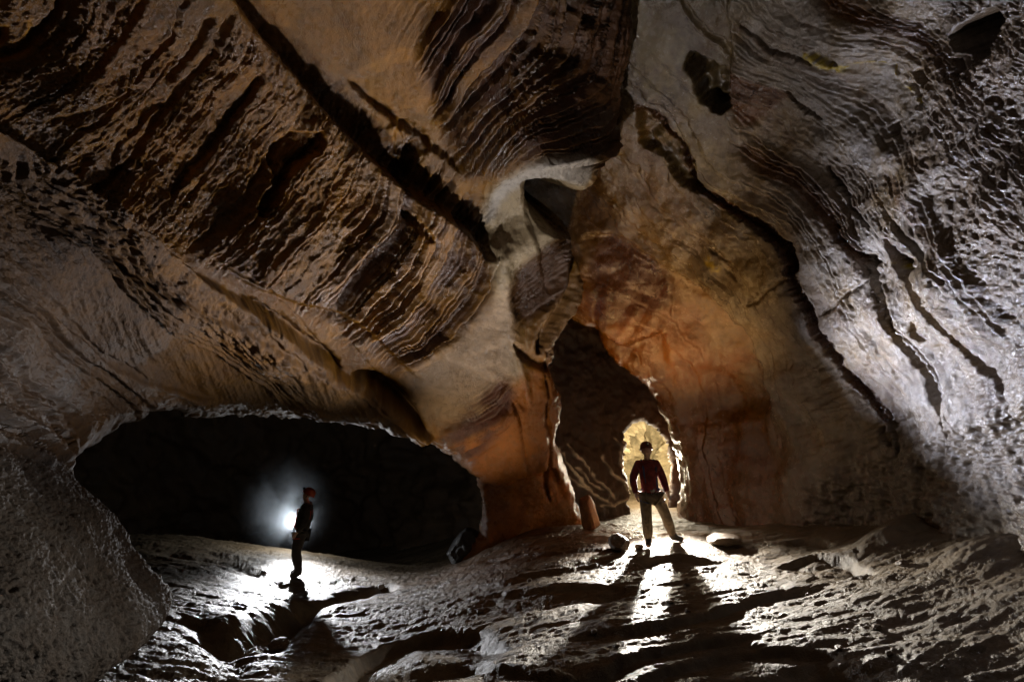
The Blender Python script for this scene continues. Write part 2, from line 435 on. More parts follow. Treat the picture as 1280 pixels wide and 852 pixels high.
# thin terraces left by flowing water
ter = (FY*1.0 - FX*0.22 + 0.5*lf)*5.2
tx, thh, tt_ = layers(3, 0.4, 1.6, -50, 260)
fh = fh + 0.014*np.interp(ter + 0.5*fl2, tx, thh)*sm(0.6+n2(FX*0.7, FY*0.7, 2.))
pitn = fbm(np.stack([FX, FY, FZ*0], -1), 9, 3, 0.55, 2.)
fh = fh + 0.010*pitn - 0.012*sm((pitn-0.35)*3)
FZf = FZ + fh
def floor_z(x, y):
    r_ = math.hypot(x, y); t0 = math.atan2(x, y)
    i = np.clip(np.searchsorted(rr, r_), 1, nr-1); j = np.clip(np.searchsorted(th, t0), 1, nth-1)
    return float(FZf[i-1:i+1, j-1:j+1].mean())
colf = np.zeros(FX.shape+(3,)); colf[:] = (0.31, 0.222, 0.125)
colf = lerp(colf, (0.36, 0.285, 0.19), sm(0.5+0.9*lf)*0.5)
c0 = fpix(680, 668)
mm = np.exp(-(((FX-c0[0])/2.3)**2+((FY-c0[1])/1.6)**2)); colf = lerp(colf, (0.30, 0.145, 0.05), np.clip(mm*1.3, 0, 0.95))
colf = lerp(colf, (0.16, 0.10, 0.055), sm((fl2+0.1)*1.5)*0.35)
idx = np.arange(nr*nth).reshape(nr, nth)
Ff = np.stack([idx[:-1, :-1], idx[:-1, 1:], idx[1:, 1:], idx[1:, :-1]], -1).reshape(-1, 4)
M_floor = mat_rock('floor_rock', (0.28, 0.58), 1.25, 1.0, tone=0.48, spec=0.6)
make_mesh('cave_floor', np.stack([FX, FY, FZf], -1).reshape(-1, 3), Ff, M_floor, colf.reshape(-1, 3), 'structure')

# ============================================================ left vault, arch, foreground rock and centre column
A = Sheet(-620, 840, -170, 900, 1.25, [
 (-200,-200,3.6),(0,0,4.7),(150,0,5.4),(300,0,6.3),(500,0,7.2),(690,0,7.4),(800,0,9.2),(300,-170,4.8),(700,-170,5.8),(800,-170,7.6),
 (0,200,4.9),(150,150,5.9),(300,200,7.2),(450,200,8.2),(600,250,9.4),(700,210,9.0),(790,150,10.2),(640,100,7.9),(730,90,8.5),
 (0,400,4.7),(200,400,6.8),(350,420,8.3),(500,450,9.7),(600,400,10.2),(640,330,10.0),(720,340,10.6),
 (100,520,6.9),(250,500,8.7),(400,520,9.9),(530,550,10.6),(600,600,11.2),(640,520,10.5),(700,540,10.8),(650,660,11.6),(740,640,12.0),
 (0,600,4.3),(100,650,5.3),(200,720,5.9),(0,800,3.3),(200,800,5.2),(-200,700,3.0),(-200,300,3.4),(-600,0,2.9),(-600,400,2.8),(-600,850,2.5),(100,900,4.3),(650,900,11.8)])
A.keep([(-1400,-400),(806,-400),(802,0),(803,60),(802,110),(798,160),(785,195),(770,230),(752,250),(728,262),(722,290),(728,320),(736,345),(733,375),
        (722,402),(706,422),(700,450),(690,462),(714,500),(711,530),(702,556),(712,585),(722,610),(728,640),(770,700),(800,1000),(-1400,1000)],
       [[(101,590),(113,560),(135,545),(175,530),(215,513),(260,526),(330,531),(400,530),(450,533),(490,543),(530,558),(575,588),(603,615),(607,650),(602,680),
         (585,700),(560,760),(540,1200),(60,1200),(105,880),(150,840),(200,802),(232,775),(243,745),(228,720),(205,695),(180,665),(160,640),(130,612)]], 0.42, 30)
# rounder foreground rock
A.base()
ang = [(70,[(88,0),(75,30),(35,65),(0,75)]),(143,[(173,0),(158,30),(135,60),(120,85),(95,110)]),(235,[(265,20),(245,65),(225,85),(210,110),(165,175)]),
 (326,[(330,90),(320,115),(295,150),(270,190),(245,215),(200,275)]),(425,[(405,180),(370,215),(335,270)]),(482,[(445,205),(400,270),(360,320)]),
 (540,[(505,200),(480,270),(430,330),(400,370)]),(584,[(545,205),(530,250),(520,280),(480,340),(435,390)]),(638,[(595,250),(565,290),(562,310),(545,345),(500,400)]),
 (685,[(620,290),(580,370),(530,430),(495,450)]),(712,[(628,385),(565,445),(510,465)]),(760,[(640,470),(600,505),(540,520)]),(792,[(650,490),(610,528),(560,545)]),
 (830,[(660,520),(620,555),(585,580)])]
S1 = A.field(ang)
S3 = A.field([(0,[(600,10),(565,60),(545,100)]),(35,[(640,5),(600,60),(565,110),(552,150)]),(70,[(675,20),(640,80),(600,130),(568,170)]),
 (105,[(705,0),(690,60),(640,120),(600,160),(580,205)]),(135,[(735,10),(715,90),(670,115),(620,170),(592,215)]),
 (165,[(765,0),(752,100),(710,130),(650,165),(605,225)]),(205,[(790,20),(785,120),(735,160),(680,185),(630,222)]),(235,[(802,100),(792,170),(750,200),(700,212)]),
 (-40,[(560,0),(520,60)])])
m3 = A.mask([(640,-200),(575,0),(520,60),(535,120),(550,165),(590,240),(610,235),(660,206),(757,196),(775,235),(830,200),(830,-200)], 14)
m3b = A.mask([(450,-200),(455,0),(560,180),(600,240),(640,100),(650,-200)], 14)
m1 = A.mask([(500,190),(545,200),(612,290),(630,350),(600,420),(560,440),(508,470),(400,390),(440,300)], 22)
m1w = A.mask([(-200,-200),(300,0),(600,280),(620,420),(500,470),(300,350),(-50,180)], 20)
msm = A.mask([(640,340),(650,420),(640,480),(612,520),(560,532),(508,520),(505,472),(560,438),(605,400)], 14)   # smooth pale flank
# --- relief
P = A.P0
n_big = fbm(P, 0.55, 3, 0.5, 1.)
n_mid = fbm(P, 2.2, 4, 0.55, 4.)
n_fine = fbm(P, 20.0, 3, 0.65, 6.)
A.h += 0.16*n_big
A.step([(612,335),(590,292),(550,262),(510,238),(470,200),(430,165),(400,125),(365,88),(335,50),(300,8),(250,-60),(200,-150)], -0.75, 2.5, 125, 0.05)
A.step([(590,240),(560,212),(530,190),(500,165),(465,132),(440,100)], -0.22, 2.5, 40)
A.step([(-60,160),(50,213),(120,257),(200,312),(250,347),(300,376),(345,402),(380,430),(410,452),(440,468),(470,485),(500,510),(520,530),(545,552)], 0.36, 2.0, 90, 0.02)
A.groove([(300,372),(345,398),(390,432),(430,462)], 0.18, 6)
A.groove([(436,466),(470,480),(500,503),(530,540)], 0.45, 11)
A.step([(40,275),(110,320),(180,352),(240,380),(300,398),(360,432),(400,455),(450,475)], 0.14, 1.8, 50)
A.step([(0,365),(60,400),(120,440),(180,470),(240,490),(300,505)], 0.10, 2, 60)
A.step([(285,340),(340,372),(400,386),(440,395),(480,430),(508,462),(540,480)], -0.12, 2, 60)
A.groove([(270,330),(330,355),(370,395),(400,432),(435,468)], 0.03, 1.5); A.groove([(440,425),(460,455),(480,475),(490,482)], 0.03, 1.5)
for pl, am, dc in [([(330,85),(320,115),(295,150),(270,190),(245,215),(215,255)], -0.13, 40), ([(180,-20),(173,0),(158,30),(135,60),(120,85),(95,110)], -0.08, 30),
    ([(268,15),(245,65),(225,85),(212,108)], -0.08, 25), ([(90,-10),(75,30),(60,42),(35,65),(0,75),(-40,90)], -0.12, 35), ([(20,35),(15,55),(0,62),(-30,70)], -0.08, 20),
    ([(210,130),(190,145),(165,175)], -0.06, 20), ([(407,178),(390,198),(370,215),(350,245),(333,276)], -0.10, 30), ([(450,200),(425,225),(400,270),(360,325),(330,345)], -0.05, 20),
    ([(500,165),(515,195),(512,215)], 0.1, 20), ([(545,200),(528,250),(516,285)], -0.06, 20), ([(60,150),(110,140),(150,115),(170,100)], -0.08, 30), ([(60,220),(90,200),(110,215),(100,240)], -0.1, 25),
    ([(160,175),(150,200),(170,215)], -0.06, 20), ([(440,290),(420,330),(380,370)], -0.05, 20)]:
    A.step(pl, am, 1.3, dc)
A.pit([(345,180),(370,165),(402,160),(405,178),(393,196),(368,214),(350,243),(334,274),(325,264),(332,248),(346,222),(342,200)], 0.22, 2.5)
A.pit([(500,165),(525,172),(548,200),(528,218),(505,205)], 0.14, 3)
A.pit([(108,186),(122,190),(118,212),(106,218)], 0.1, 3); A.pit([(220,252),(245,225),(256,235),(235,262)], 0.08, 3)
A.pit([(505,262),(516,266),(528,282),(545,300),(540,305),(520,288),(508,275)], 0.12, 2)
# lip, hollow, column folds
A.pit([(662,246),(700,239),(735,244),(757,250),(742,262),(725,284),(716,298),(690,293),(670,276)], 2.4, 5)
A.step([(757,197),(735,205),(700,212),(655,225),(628,240),(612,262),(608,300)], 0.14, 3, 40, 0.1)
A.step([(650,247),(662,244),(700,236),(738,240),(760,248)], -0.25, 3, 60, 0.1)
A.groove([(612,240),(606,270),(610,300),(618,330)], 0.10, 6)
A.h += 0.0
def ridge(sheet, poly, amp, w): sheet.groove(poly, -amp, w)
ridge(A, [(612,262),(622,300),(632,350),(638,400),(640,440),(650,480),(665,510)], 0.12, 14)
ridge(A, [(722,292),(712,330),(700,362),(684,390),(668,418),(664,440)], 0.16, 9)
A.groove([(726,300),(722,335),(708,368),(694,396),(680,424),(672,445)], 0.28, 7)
ridge(A, [(736,345),(728,375),(712,400),(695,425),(684,440)], 0.12, 8)
A.groove([(700,425),(690,440),(686,460)], 0.15, 5)
A.groove([(640,430),(655,445),(680,455),(690,465)], 0.18, 7)
A.step([(632,420),(645,450),(655,480),(660,520)], -0.12, 2, 30)
A.groove([(683,462),(688,500),(687,530),(692,560),(684,600),(690,640)], 0.09, 3)
A.groove([(640,500),(655,540),(660,590)], 0.06, 4)
A.step([(600,612),(640,606),(675,596),(700,585)], -0.22, 3, 60)
A.step([(636,478),(622,505),(600,520),(570,532),(545,545)], -0.12, 2, 40)
# bedding
S2 = A.field([(0,[(640,345),(665,318),(715,292)]),(14,[(642,362),(670,334),(716,308)]),(30,[(646,380),(676,352),(712,325)]),(46,[(652,398),(682,372),(705,345)]),(80,[(665,435),(690,410),(715,390)])])
mcol = A.mask([(636,352),(665,318),(722,288),(720,330),(704,368),(660,412),(640,395)], 8)
mpet = A.mask([(655,420),(700,372),(730,330),(736,380),(700,440),(670,450)], 8)*0.6
mlow = A.mask([(615,480),(640,478),(645,510),(622,545),(590,585),(560,600),(520,560),(560,545)], 10)
tone = strata(A, S3, m3, 11, 3.0, 15, 0.16, 4.0, 50.0) + strata(A, S3, m3b*(1-m3)*0.35, 12, 3, 9, 0.05)
tone = tone + strata(A, S1, m1*(1-msm), 21, 2.8, 11, 0.15, 4.0, 50.0)
tone = tone + strata(A, S1, np.clip(m1w-m1, 0, 1)*(1-msm), 22, 3.5, 30, 0.075, 8.0, 45.0)*0.4
tone = tone + strata(A, S2, mcol, 31, 4, 8, 0.065, 1.5)
tone = tone  + strata(A, S1, mlow, 33, 4, 10, 0.06, 2)
# rough skin, wave-scalloped low left wall, pitted foreground rock
rough = np.clip(m1w - 0.7*m1 - msm, 0, 1)
el = fbm(np.stack([(A.U*0.55-A.V*0.8)/17, S1/5.0+0.4*n2(A.U/9, A.V/9), A.U*0], -1), 1.0, 4, 0.7, 3.)
A.h += rough*(0.020*el + 0.006*n_mid + 0.007*n_fine)
mlo = A.mask([(-300,100),(0,195),(250,350),(440,470),(545,552),(600,620),(300,540),(215,515),(100,600),(-300,600)], 20)
sc2 = fbm(np.stack([(A.U*0.5+A.V*0.9)/70, (A.U*0.9-A.V*0.45)/8, A.U*0], -1), 1.0, 3, 0.55, 8.)
A.h += mlo*(0.038*sc2*0.55 + 0.016*n_mid + 0.012*n_fine)
SA = 0.80*A.V - 0.60*A.U + 14*n2(A.U/80, A.V/80, 3.3)
tone = tone + strata(A, SA, mlo*(1-mfg if 'mfg' in globals() else 1), 61, 5, 60, 0.075, 7.0, 50.0)*0.3
rim = A.mask([(20,200),(120,262),(250,352),(340,410),(400,470),(330,440),(220,390),(100,320),(20,260)], 16)
blocks = fbm(P, 4.5, 4, 0.65, 12., ridged=True)
A.h += rim*0.07*fbm(P, 4.0, 4, 0.6, 12.)
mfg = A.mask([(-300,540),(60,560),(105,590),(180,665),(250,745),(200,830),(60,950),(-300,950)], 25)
pits = fbm(P, 11.0, 4, 0.62, 15.)
A.h += mfg*(0.026*pits - 0.022*sm((pits-0.2)*3) + 0.03*n_mid + 0.012*n_fine)
A.h += (1-np.clip(rough+mlo+mfg, 0, 1))*(0.012*n_mid+0.006*n_fine)*(1-0.5*msm)
# --- minerals, plus shade painted into some of the colours
col = np.zeros(A.U.shape+(3,)); col[:] = (0.23, 0.13, 0.058)
nv1 = sm(0.5+0.9*fbm(P, 0.8, 4, 0.55, 20.)); nv2 = sm(0.5+0.9*fbm(P, 2.6, 4, 0.6, 23.))
col = lerp(col, (0.13, 0.095, 0.07), nv1*0.55); col = lerp(col, (0.34, 0.19, 0.075), nv2*0.45)
tn = np.clip(0.5-0.5*tone, 0, 1)
b1 = beds(A, S1, 21, 2.8, 11, 0.45, 4.0, 50.0); b3 = beds(A, S3, 11, 3.0, 15, 0.48, 4.0, 50.0)
b3 = np.maximum(b3, sm((A.U-690+0.15*A.V)/50.0)*0.9*(1-A.mask([(560,180),(760,160),(790,250),(600,260)], 25)*0.4))  # unlit right side of the bulge painted dark into the beds
col = lerp(col, (0.070, 0.036, 0.018), np.clip(m1*(1-msm)*b1, 0, 1)*0.95)
col = lerp(col, (0.080, 0.039, 0.019), np.clip(m3*(0.25+0.75*b3), 0, 1))
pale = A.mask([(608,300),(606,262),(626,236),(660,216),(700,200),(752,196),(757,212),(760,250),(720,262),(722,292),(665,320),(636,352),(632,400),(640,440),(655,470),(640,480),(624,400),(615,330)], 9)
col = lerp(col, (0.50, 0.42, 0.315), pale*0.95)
col = lerp(col, (0.04, 0.026, 0.018), A.mask([(662,248),(700,241),(735,246),(755,251),(740,262),(723,284),(714,296),(690,291),(672,275)], 5))  # shade inside the hollow painted as near-black colour
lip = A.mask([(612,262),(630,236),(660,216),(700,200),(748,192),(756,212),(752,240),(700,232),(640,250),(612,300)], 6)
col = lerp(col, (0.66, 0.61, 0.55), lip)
col = lerp(col, (0.42, 0.33, 0.25), msm*0.85)
col = lerp(col, (0.085, 0.046, 0.026), np.clip(mcol*beds(A, S2, 31, 4, 8, 0.3, 1.5), 0, 1)); col = lerp(col, (0.33, 0.22, 0.15), mpet)
orange = A.mask([(500,575),(545,548),(600,545),(640,485),(690,440),(730,500),(735,600),(760,640),(760,760),(560,760),(607,650),(600,615)], 16)
col = lerp(col, (0.42, 0.20, 0.085), orange*0.92); col = lerp(col, (0.08, 0.03, 0.015), np.clip(mlow*beds(A, S1, 33, 4, 10, 0.35, 2), 0, 0.95))
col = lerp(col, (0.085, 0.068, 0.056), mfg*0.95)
col = lerp(col, (0.085, 0.056, 0.034), A.mask([(-300,100),(0,195),(150,300),(230,420),(200,520),(60,570),(-300,600)], 60)*0.7)  # dim light on the far left wall painted in as darker rock
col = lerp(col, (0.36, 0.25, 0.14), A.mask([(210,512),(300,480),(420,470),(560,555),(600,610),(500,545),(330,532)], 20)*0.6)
yel = (0.62, 0.36, 0.04)
for pl, w_ in [([(45,30),(35,65),(0,76),(-20,80)], 3.0), ([(20,38),(14,55),(0,62)], 2.5), ([(268,190),(245,215),(240,225)], 2), ([(398,190),(376,208),(366,220)], 2.2)]:
    d, g, t = polydist(A.W, A.Z, pl); col = lerp(col, yel, np.exp(-(d/w_)**2)*0.9)
M_ceil = mat_rock('vault_rock', (0.20, 0.40), 1.15, tone=0.50, spec=0.62)
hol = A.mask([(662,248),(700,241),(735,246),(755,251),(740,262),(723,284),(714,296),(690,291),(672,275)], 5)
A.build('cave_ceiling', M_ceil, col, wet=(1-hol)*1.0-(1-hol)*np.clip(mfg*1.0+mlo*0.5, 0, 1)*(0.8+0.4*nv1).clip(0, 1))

# ============================================================ right wall
B = Sheet(640, 1880, -170, 760, 1.25, [
 (640,-150,8.5),(800,0,9.0),(1000,0,8.2),(1280,0,5.6),(1480,-100,4.0),(1000,-170,7.0),(700,100,11),(800,200,11.2),(860,100,9.9),(1000,200,9.5),(1280,200,6.1),
 (700,260,13),(760,300,12.6),(850,350,11.8),(1000,400,9.8),(1150,400,8.1),(1280,400,6.3),(1480,300,4.4),(700,400,14),(780,430,13.0),(800,480,13.0),
 (900,500,13.3),(850,600,13.9),(960,580,11.7),(1010,600,10.2),(1150,600,8.8),(1280,600,6.9),(900,660,12.6),(1040,660,10.2),(1280,690,6.4),(1480,600,4.7),(1850,0,3.1),(1850,450,3.2),(1850,750,3.2),(850,740,13),(1280,760,6.2)], 3.0)
B.keep([(600,-400),(2600,-400),(2600,1000),(830,1000),(835,700),(839,650),(846,600),(842,555),(829,522),(800,488),(765,468),(744,440),(731,402),(600,385)], [], 0.4, 26)
B.base(); P = B.P0
cr1 = [(798,130),(830,158),(850,190),(866,232),(905,258),(960,288),(986,316),(986,346),(1006,390),(1040,445),(1080,495),(1103,525)]
cr2 = [(1035,208),(1045,235),(1062,262),(1080,322)]
SB = B.field([(0,cr1+[(1112,575)]),(-60,[(915,190),(960,210),(1010,230),(1035,262),(1050,300),(1080,325),(1095,370),(1130,425),(1170,480),(1190,540)]),
 (-110,[(975,110),(1010,150),(1050,190),(1085,245),(1112,300),(1138,340),(1168,390),(1205,430),(1250,490)]),
 (-170,[(930,20),(960,55),(1000,70),(1060,90),(1100,82),(1122,112),(1150,155),(1200,230),(1250,310)]),(-230,[(1060,0),(1130,40),(1180,90),(1230,160),(1280,220)]),
 (-300,[(1150,-60),(1230,20),(1300,100)]),
 (60,[(790,250),(850,300),(900,350),(940,420),(980,500),(1000,570)]),(110,[(760,300),(835,345),(880,375),(910,400),(940,440),(960,520),(965,600)])])
mr = B.mask([(915,-200),(915,60),(910,180),(985,290),(1000,380),(1110,560),(1200,560),(1290,520),(1600,400),(1600,-200)], 20)
msel = B.mask([(912,183),(960,175),(1020,215),(1060,262),(1085,330),(1060,330),(1035,290),(1010,262),(950,225)], 8)
msel2 = B.mask([(1095,220),(1120,215),(1180,290),(1250,380),(1260,440),(1180,330)], 10)
msel3 = B.mask([(915,20),(940,30),(1010,62),(1080,110),(1180,230),(1150,230),(1040,140),(975,130),(915,80)], 10)
msel4 = B.mask([(1000,-40),(1060,-20),(1150,30),(1230,120),(1200,140),(1130,60),(1020,10)], 12)
msel5 = B.mask([(912,60),(945,75),(985,115),(975,130),(912,180)], 8)
n_big = fbm(P, 0.5, 3, 0.5, 31.); n_mid = fbm(P, 2.2, 4, 0.55, 34.); n_fine = fbm(P, 13, 3, 0.65, 36.)
B.h += 0.22*n_big
# cross folds
Tn = (B.U*0.62+B.V*0.78)
B.h += 0.075*mr*np.sin((Tn+18*n2(B.U/90, B.V/90, 4.))/26.0)*sm(0.6+n2(B.U/120, B.V/120, 6.))
for pl, dp, w_ in [(cr1, 0.30, 5.5), ([(978,300),(990,322),(988,345)], 0.2, 9), ([(1036,262),(1046,285),(1050,300),(1068,318),(1084,330),(1092,345),(1100,372),(1130,425),(1168,475),(1186,520),(1190,550)], 0.28, 5.5),
    ([(1108,296),(1122,322),(1138,345),(1158,372),(1176,400),(1205,432),(1235,468),(1262,500)], 0.24, 5), ([(1034,206),(1042,225),(1056,240),(1062,262),(1080,275),(1092,285)], 0.16, 4),
    ([(925,20),(930,35),(960,58),(1000,72),(1020,80)], 0.10, 3), ([(1084,228),(1100,250),(1120,280),(1150,310),(1170,330),(1200,355)], 0.12, 3), ([(975,110),(1000,135),(1025,150)], 0.14, 4),
    ([(1105,525),(1112,548),(1114,575)], 0.10, 4), ([(1095,535),(1100,548),(1105,560)], 0.1, 6), ([(1146,400),(1150,415),(1160,425)], 0.08, 3),
    ([(838,348),(870,365),(895,388),(912,405)], 0.14, 5), ([(880,310),(895,320),(915,330)], 0.03, 2), ([(905,335),(925,350)], 0.03, 2), ([(1085,345),(1050,372),(1020,398)], 0.08, 5),
    ([(985,345),(950,370),(935,380)], 0.06, 5), ([(1092,5),(1130,25),(1160,55),(1190,95)], 0.08, 3)]:
    B.groove(pl, dp, w_, 0.05, 4)
B.pit([(800,128),(822,142),(842,165),(858,190),(870,225),(868,240),(850,232),(838,205),(815,185),(798,180)], 0.30, 4)
B.pit([(862,52),(885,72),(916,88),(916,132),(900,142),(885,128),(868,92)], 0.6, 4)
B.step([(917,142),(917,90),(915,30),(912,-20)], 0.14, 2, 40)
B.pit([(1182,45),(1210,27),(1240,12),(1258,20),(1240,55),(1208,92),(1196,70)], 1.0, 4)
B.pit([(1186,72),(1198,80),(1206,104),(1190,110),(1178,88)], 0.15, 3)
B.pit([(1076,322),(1100,318),(1090,342),(1078,348)], 0.22, 3)
B.pit([(1108,298),(1128,316),(1158,323),(1145,338),(1150,352),(1134,350),(1118,332)], 0.24, 3)
B.pit([(1150,362),(1163,365),(1165,378),(1155,382)], 0.18, 3)
B.pit([(1008,64),(1026,58),(1040,68),(1052,84),(1030,78)], 0.16, 2.5); B.pit([(1095,75),(1112,80),(1118,95),(1106,90)], 0.14, 2.5)
B.pit([(1122,104),(1140,106),(1152,122),(1148,140),(1132,122)], 0.2, 3); B.pit([(1138,88),(1150,95),(1152,110),(1142,105)], 0.12, 3)
B.pit([(1108,155),(1118,150),(1116,170),(1110,172)], 0.12, 2); B.pit([(958,292),(966,290),(964,298)], 0.06, 1.5)
B.step([(1050,84),(1075,78),(1096,76),(1112,96),(1122,112),(1145,140),(1160,175)], -0.12, 1.5, 22)
B.step([(815,335),(838,346),(880,370),(905,393),(935,428),(955,470),(968,520)], -0.50, 4, 90)
B.step([(735,398),(748,418),(775,436),(800,430),(832,420)], -0.22, 3, 40)
B.step([(720,300),(760,290),(800,318),(838,346)], -0.25, 3, 45)
B.groove([(832,346),(834,380),(836,410)], 0.03, 1.5)
tone = strata(B, SB, np.clip(mr, 0, 1)*0.55, 41, 2.8, 30, 0.095, 6.0)*0.6
tone = tone + strata(B, SB, msel, 42, 4, 9, 0.085, 2) + strata(B, SB, msel2, 43, 4, 9, 0.07, 2.5) + strata(B, SB, msel3, 44, 4, 10, 0.045, 2.5) + strata(B, SB, msel4, 45, 5, 11, 0.07, 3) + strata(B, SB, msel5, 46, 4, 8, 0.06, 2)
# inner bedding of the open cracks
d1, g1, t1 = polydist(B.W, B.Z, smoothpoly(cr1)); mc = np.exp(-(d1/6.5)**4)
B.h += mc*0.05*np.sin(d1*g1*1.5); 
mrt = B.mask([(1140,-200),(1170,60),(1130,170),(1190,300),(1240,420),(1290,520),(1600,600),(1600,-200)], 45)
fe = fbm(np.stack([(B.U*0.62+B.V*0.78)/20, SB/5.0+0.4*n2(B.U/9, B.V/9), B.U*0], -1), 1.0, 4, 0.7, 3.)
B.h += mrt*(0.026*fe+0.022*n_mid+0.010*n_fine) + mr*(1-mrt)*(0.014*fe+0.016*n_mid+0.007*n_fine)
mlr = B.mask([(1000,600),(1090,570),(1190,540),(1290,490),(1600,400),(1600,800),(960,800)], 22)
sp = fbm(P, 5.0, 4, 0.6, 50.); 
B.h += mlr*(0.07*sp + 0.05*fbm(P, 2.0, 3, 0.5, 52., ridged=True))
mlow2 = B.mask([(1000,400),(1100,520),(1190,545),(1260,500),(1100,380),(1240,480),(1300,500),(1300,600),(1000,640)], 30)
B.h += mlow2*0.03*fbm(np.stack([(B.U*0.9-B.V*0.3)/22, (B.U*0.3+B.V*0.9)/7, B.U*0], -1), 1., 3, 0.6, 5.)
B.h += (1-mr)*(0.02*n_mid+0.004*n_fine)
tone = tone + strata(B, SB, np.clip(1-mr-mlr, 0, 1)*0.5, 49, 3.5, 42, 0.075, 8.0)*0.3
col = np.zeros(B.U.shape+(3,)); col[:] = (0.40, 0.345, 0.29)
nv1 = sm(0.5+0.9*fbm(P, 0.7, 4, 0.55, 60.)); nv2 = sm(0.5+0.9*fbm(P, 2.4, 4, 0.6, 63.))
col = lerp(col, (0.33, 0.225, 0.11), nv1*0.6); col = lerp(col, (0.50, 0.47, 0.44), nv2*0.35)
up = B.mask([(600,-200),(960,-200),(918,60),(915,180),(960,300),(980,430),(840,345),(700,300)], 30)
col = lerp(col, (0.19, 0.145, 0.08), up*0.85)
stn = sm(0.5+1.6*fbm(P*np.array([1, 1, 0.45]), 1.1, 4, 0.55, 77.))
col = lerp(col, (0.075, 0.046, 0.024), (1-mr)*stn*0.65+mr*stn*0.18)
tn = np.clip(0.5-0.5*tone, 0, 1)
for m_ in (msel, msel2, msel3*0.6, msel4*0.8, msel5): col = lerp(col, (0.12, 0.055, 0.025), np.clip(m_*tn*1.1, 0, 0.95))
col = lerp(col, (0.11, 0.05, 0.022), np.clip(mc*1.0, 0, 0.95))
col = lerp(col, (0.10, 0.05, 0.025), mr*sm((n2(B.U/70, B.V/70, 1.7)+0.35)*2)*(beds(B, SB, 41, 2.8, 30, 0.62, 6.0)-0.3).clip(0, 1)*0.8)
col = lerp(col, (0.24, 0.19, 0.15), mrt*0.7)
col = lerp(col, (0.30, 0.26, 0.22), mlr*0.5)
org = B.mask([(700,300),(760,310),(835,345),(880,370),(912,400),(940,450),(965,530),(990,600),(980,800),(800,800),(700,450)], 20)
org = sm(org*0.35*sm((B.V-330)/60.0)+0.65*B.mask([(690,300),(760,320),(835,355),(880,385),(905,420),(925,480),(945,540),(955,600),(940,800),(800,800),(700,450)], 75)+0.25*n2(B.U/28, B.V/28, 3.1)*org)
col = lerp(col, (0.25, 0.115, 0.030), org*0.95)
brn = B.mask([(780,120),(815,150),(850,230),(880,280),(850,340),(790,320),(690,290),(690,150)], 30)
col = lerp(col, (0.15, 0.09, 0.042), brn*0.8)  # dark brown zone of the upper wall
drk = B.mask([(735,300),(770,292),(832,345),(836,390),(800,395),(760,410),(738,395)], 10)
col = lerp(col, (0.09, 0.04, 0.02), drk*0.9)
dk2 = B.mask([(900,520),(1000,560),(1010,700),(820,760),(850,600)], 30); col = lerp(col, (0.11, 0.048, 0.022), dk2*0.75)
for pl, w_ in [([(1010,68),(1030,80),(1052,86)], 5), ([(1052,86),(1075,79),(1096,77),(1112,96),(1122,112),(1140,130)], 1.6), ([(882,326),(897,338)], 4), ([(1118,328),(1128,338)], 2)]:
    d, g, t = polydist(B.W, B.Z, pl); col = lerp(col, (0.60, 0.45, 0.07), np.exp(-(d/w_)**2)*sm(0.7+1.4*n2(B.U/5, B.V/5, 2.2))*0.85)
M_wall = mat_rock('wall_rock', (0.15, 0.34), 0.8, tone=0.48, spec=0.95)
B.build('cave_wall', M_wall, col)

# ============================================================ dark passage wall, bright passage end, far chamber
D3 = Sheet(650, 930, 340, 740, 1.5, [(650,340,13.5),(930,340,15.5),(650,740,12.6),(930,740,16),(780,500,15.2),(700,560,13.6),(700,640,13.0),(790,600,14.6),(850,600,15.5)], 3)
D3.keep([(500,200),(1100,200),(1100,900),(500,900)], [[(786,536),(797,527),(812,529),(826,538),(838,558),(843,585),(838,640),(836,760),(790,760),(792,660),(790,625),(786,600),(781,585),(778,565),(781,552)]], 0.1, 6)
D3.base(); P = D3.P0
D3.h += 0.15*fbm(P, 0.9, 4, 0.55, 70.)
for pl in [[(768,548),(776,562),(784,578),(792,592)], [(778,550),(773,565),(778,583),(790,600)], [(752,570),(768,592),(784,612),(797,628)], [(705,595),(728,608),(748,622),(765,628)],
           [(720,585),(735,600),(752,612)], [(740,590),(755,608),(770,622)], [(752,632),(770,630),(786,624),(797,630)], [(700,560),(712,580),(722,600),(738,612)], [(712,556),(722,572),(736,590)]]:
    D3.groove(pl, -0.05, 1.1, 0.15)
D3.h += 0.03*fbm(P, 4, 3, 0.6, 71.)
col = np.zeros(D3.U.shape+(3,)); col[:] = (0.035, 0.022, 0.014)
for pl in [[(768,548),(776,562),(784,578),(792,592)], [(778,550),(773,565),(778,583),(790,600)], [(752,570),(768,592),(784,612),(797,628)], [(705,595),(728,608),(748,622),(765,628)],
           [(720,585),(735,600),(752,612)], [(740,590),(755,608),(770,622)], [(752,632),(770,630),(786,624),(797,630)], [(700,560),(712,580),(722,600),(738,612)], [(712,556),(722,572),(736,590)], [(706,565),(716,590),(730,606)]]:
    d, g, t = polydist(D3.W, D3.Z, pl); col = lerp(col, (0.62, 0.56, 0.46), np.exp(-(d/1.3)**2)*sm(0.8+n2(t*5, t*2)))  # light catching the ridges, painted in as pale lines
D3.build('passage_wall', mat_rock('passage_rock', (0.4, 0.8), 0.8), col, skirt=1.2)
D4 = Sheet(730, 900, 480, 760, 1.5, [(730,480,15.5),(900,480,15.7),(810,540,18.5),(810,600,19.5),(730,700,16),(900,700,16.3),(780,600,17.8),(845,600,17),(810,740,18)], 2)
D4.keep([(500,200),(1100,200),(1100,900),(500,900)], [], 0, 10)
D4.base(); P = D4.P0
bl = fbm(P, 1.5, 3, 0.5, 80., ridged=True); D4.h += 0.55*bl + 0.5*fbm(P, 0.9, 2, 0.5, 85.) + 0.12*fbm(P, 4, 3, 0.6, 82.)
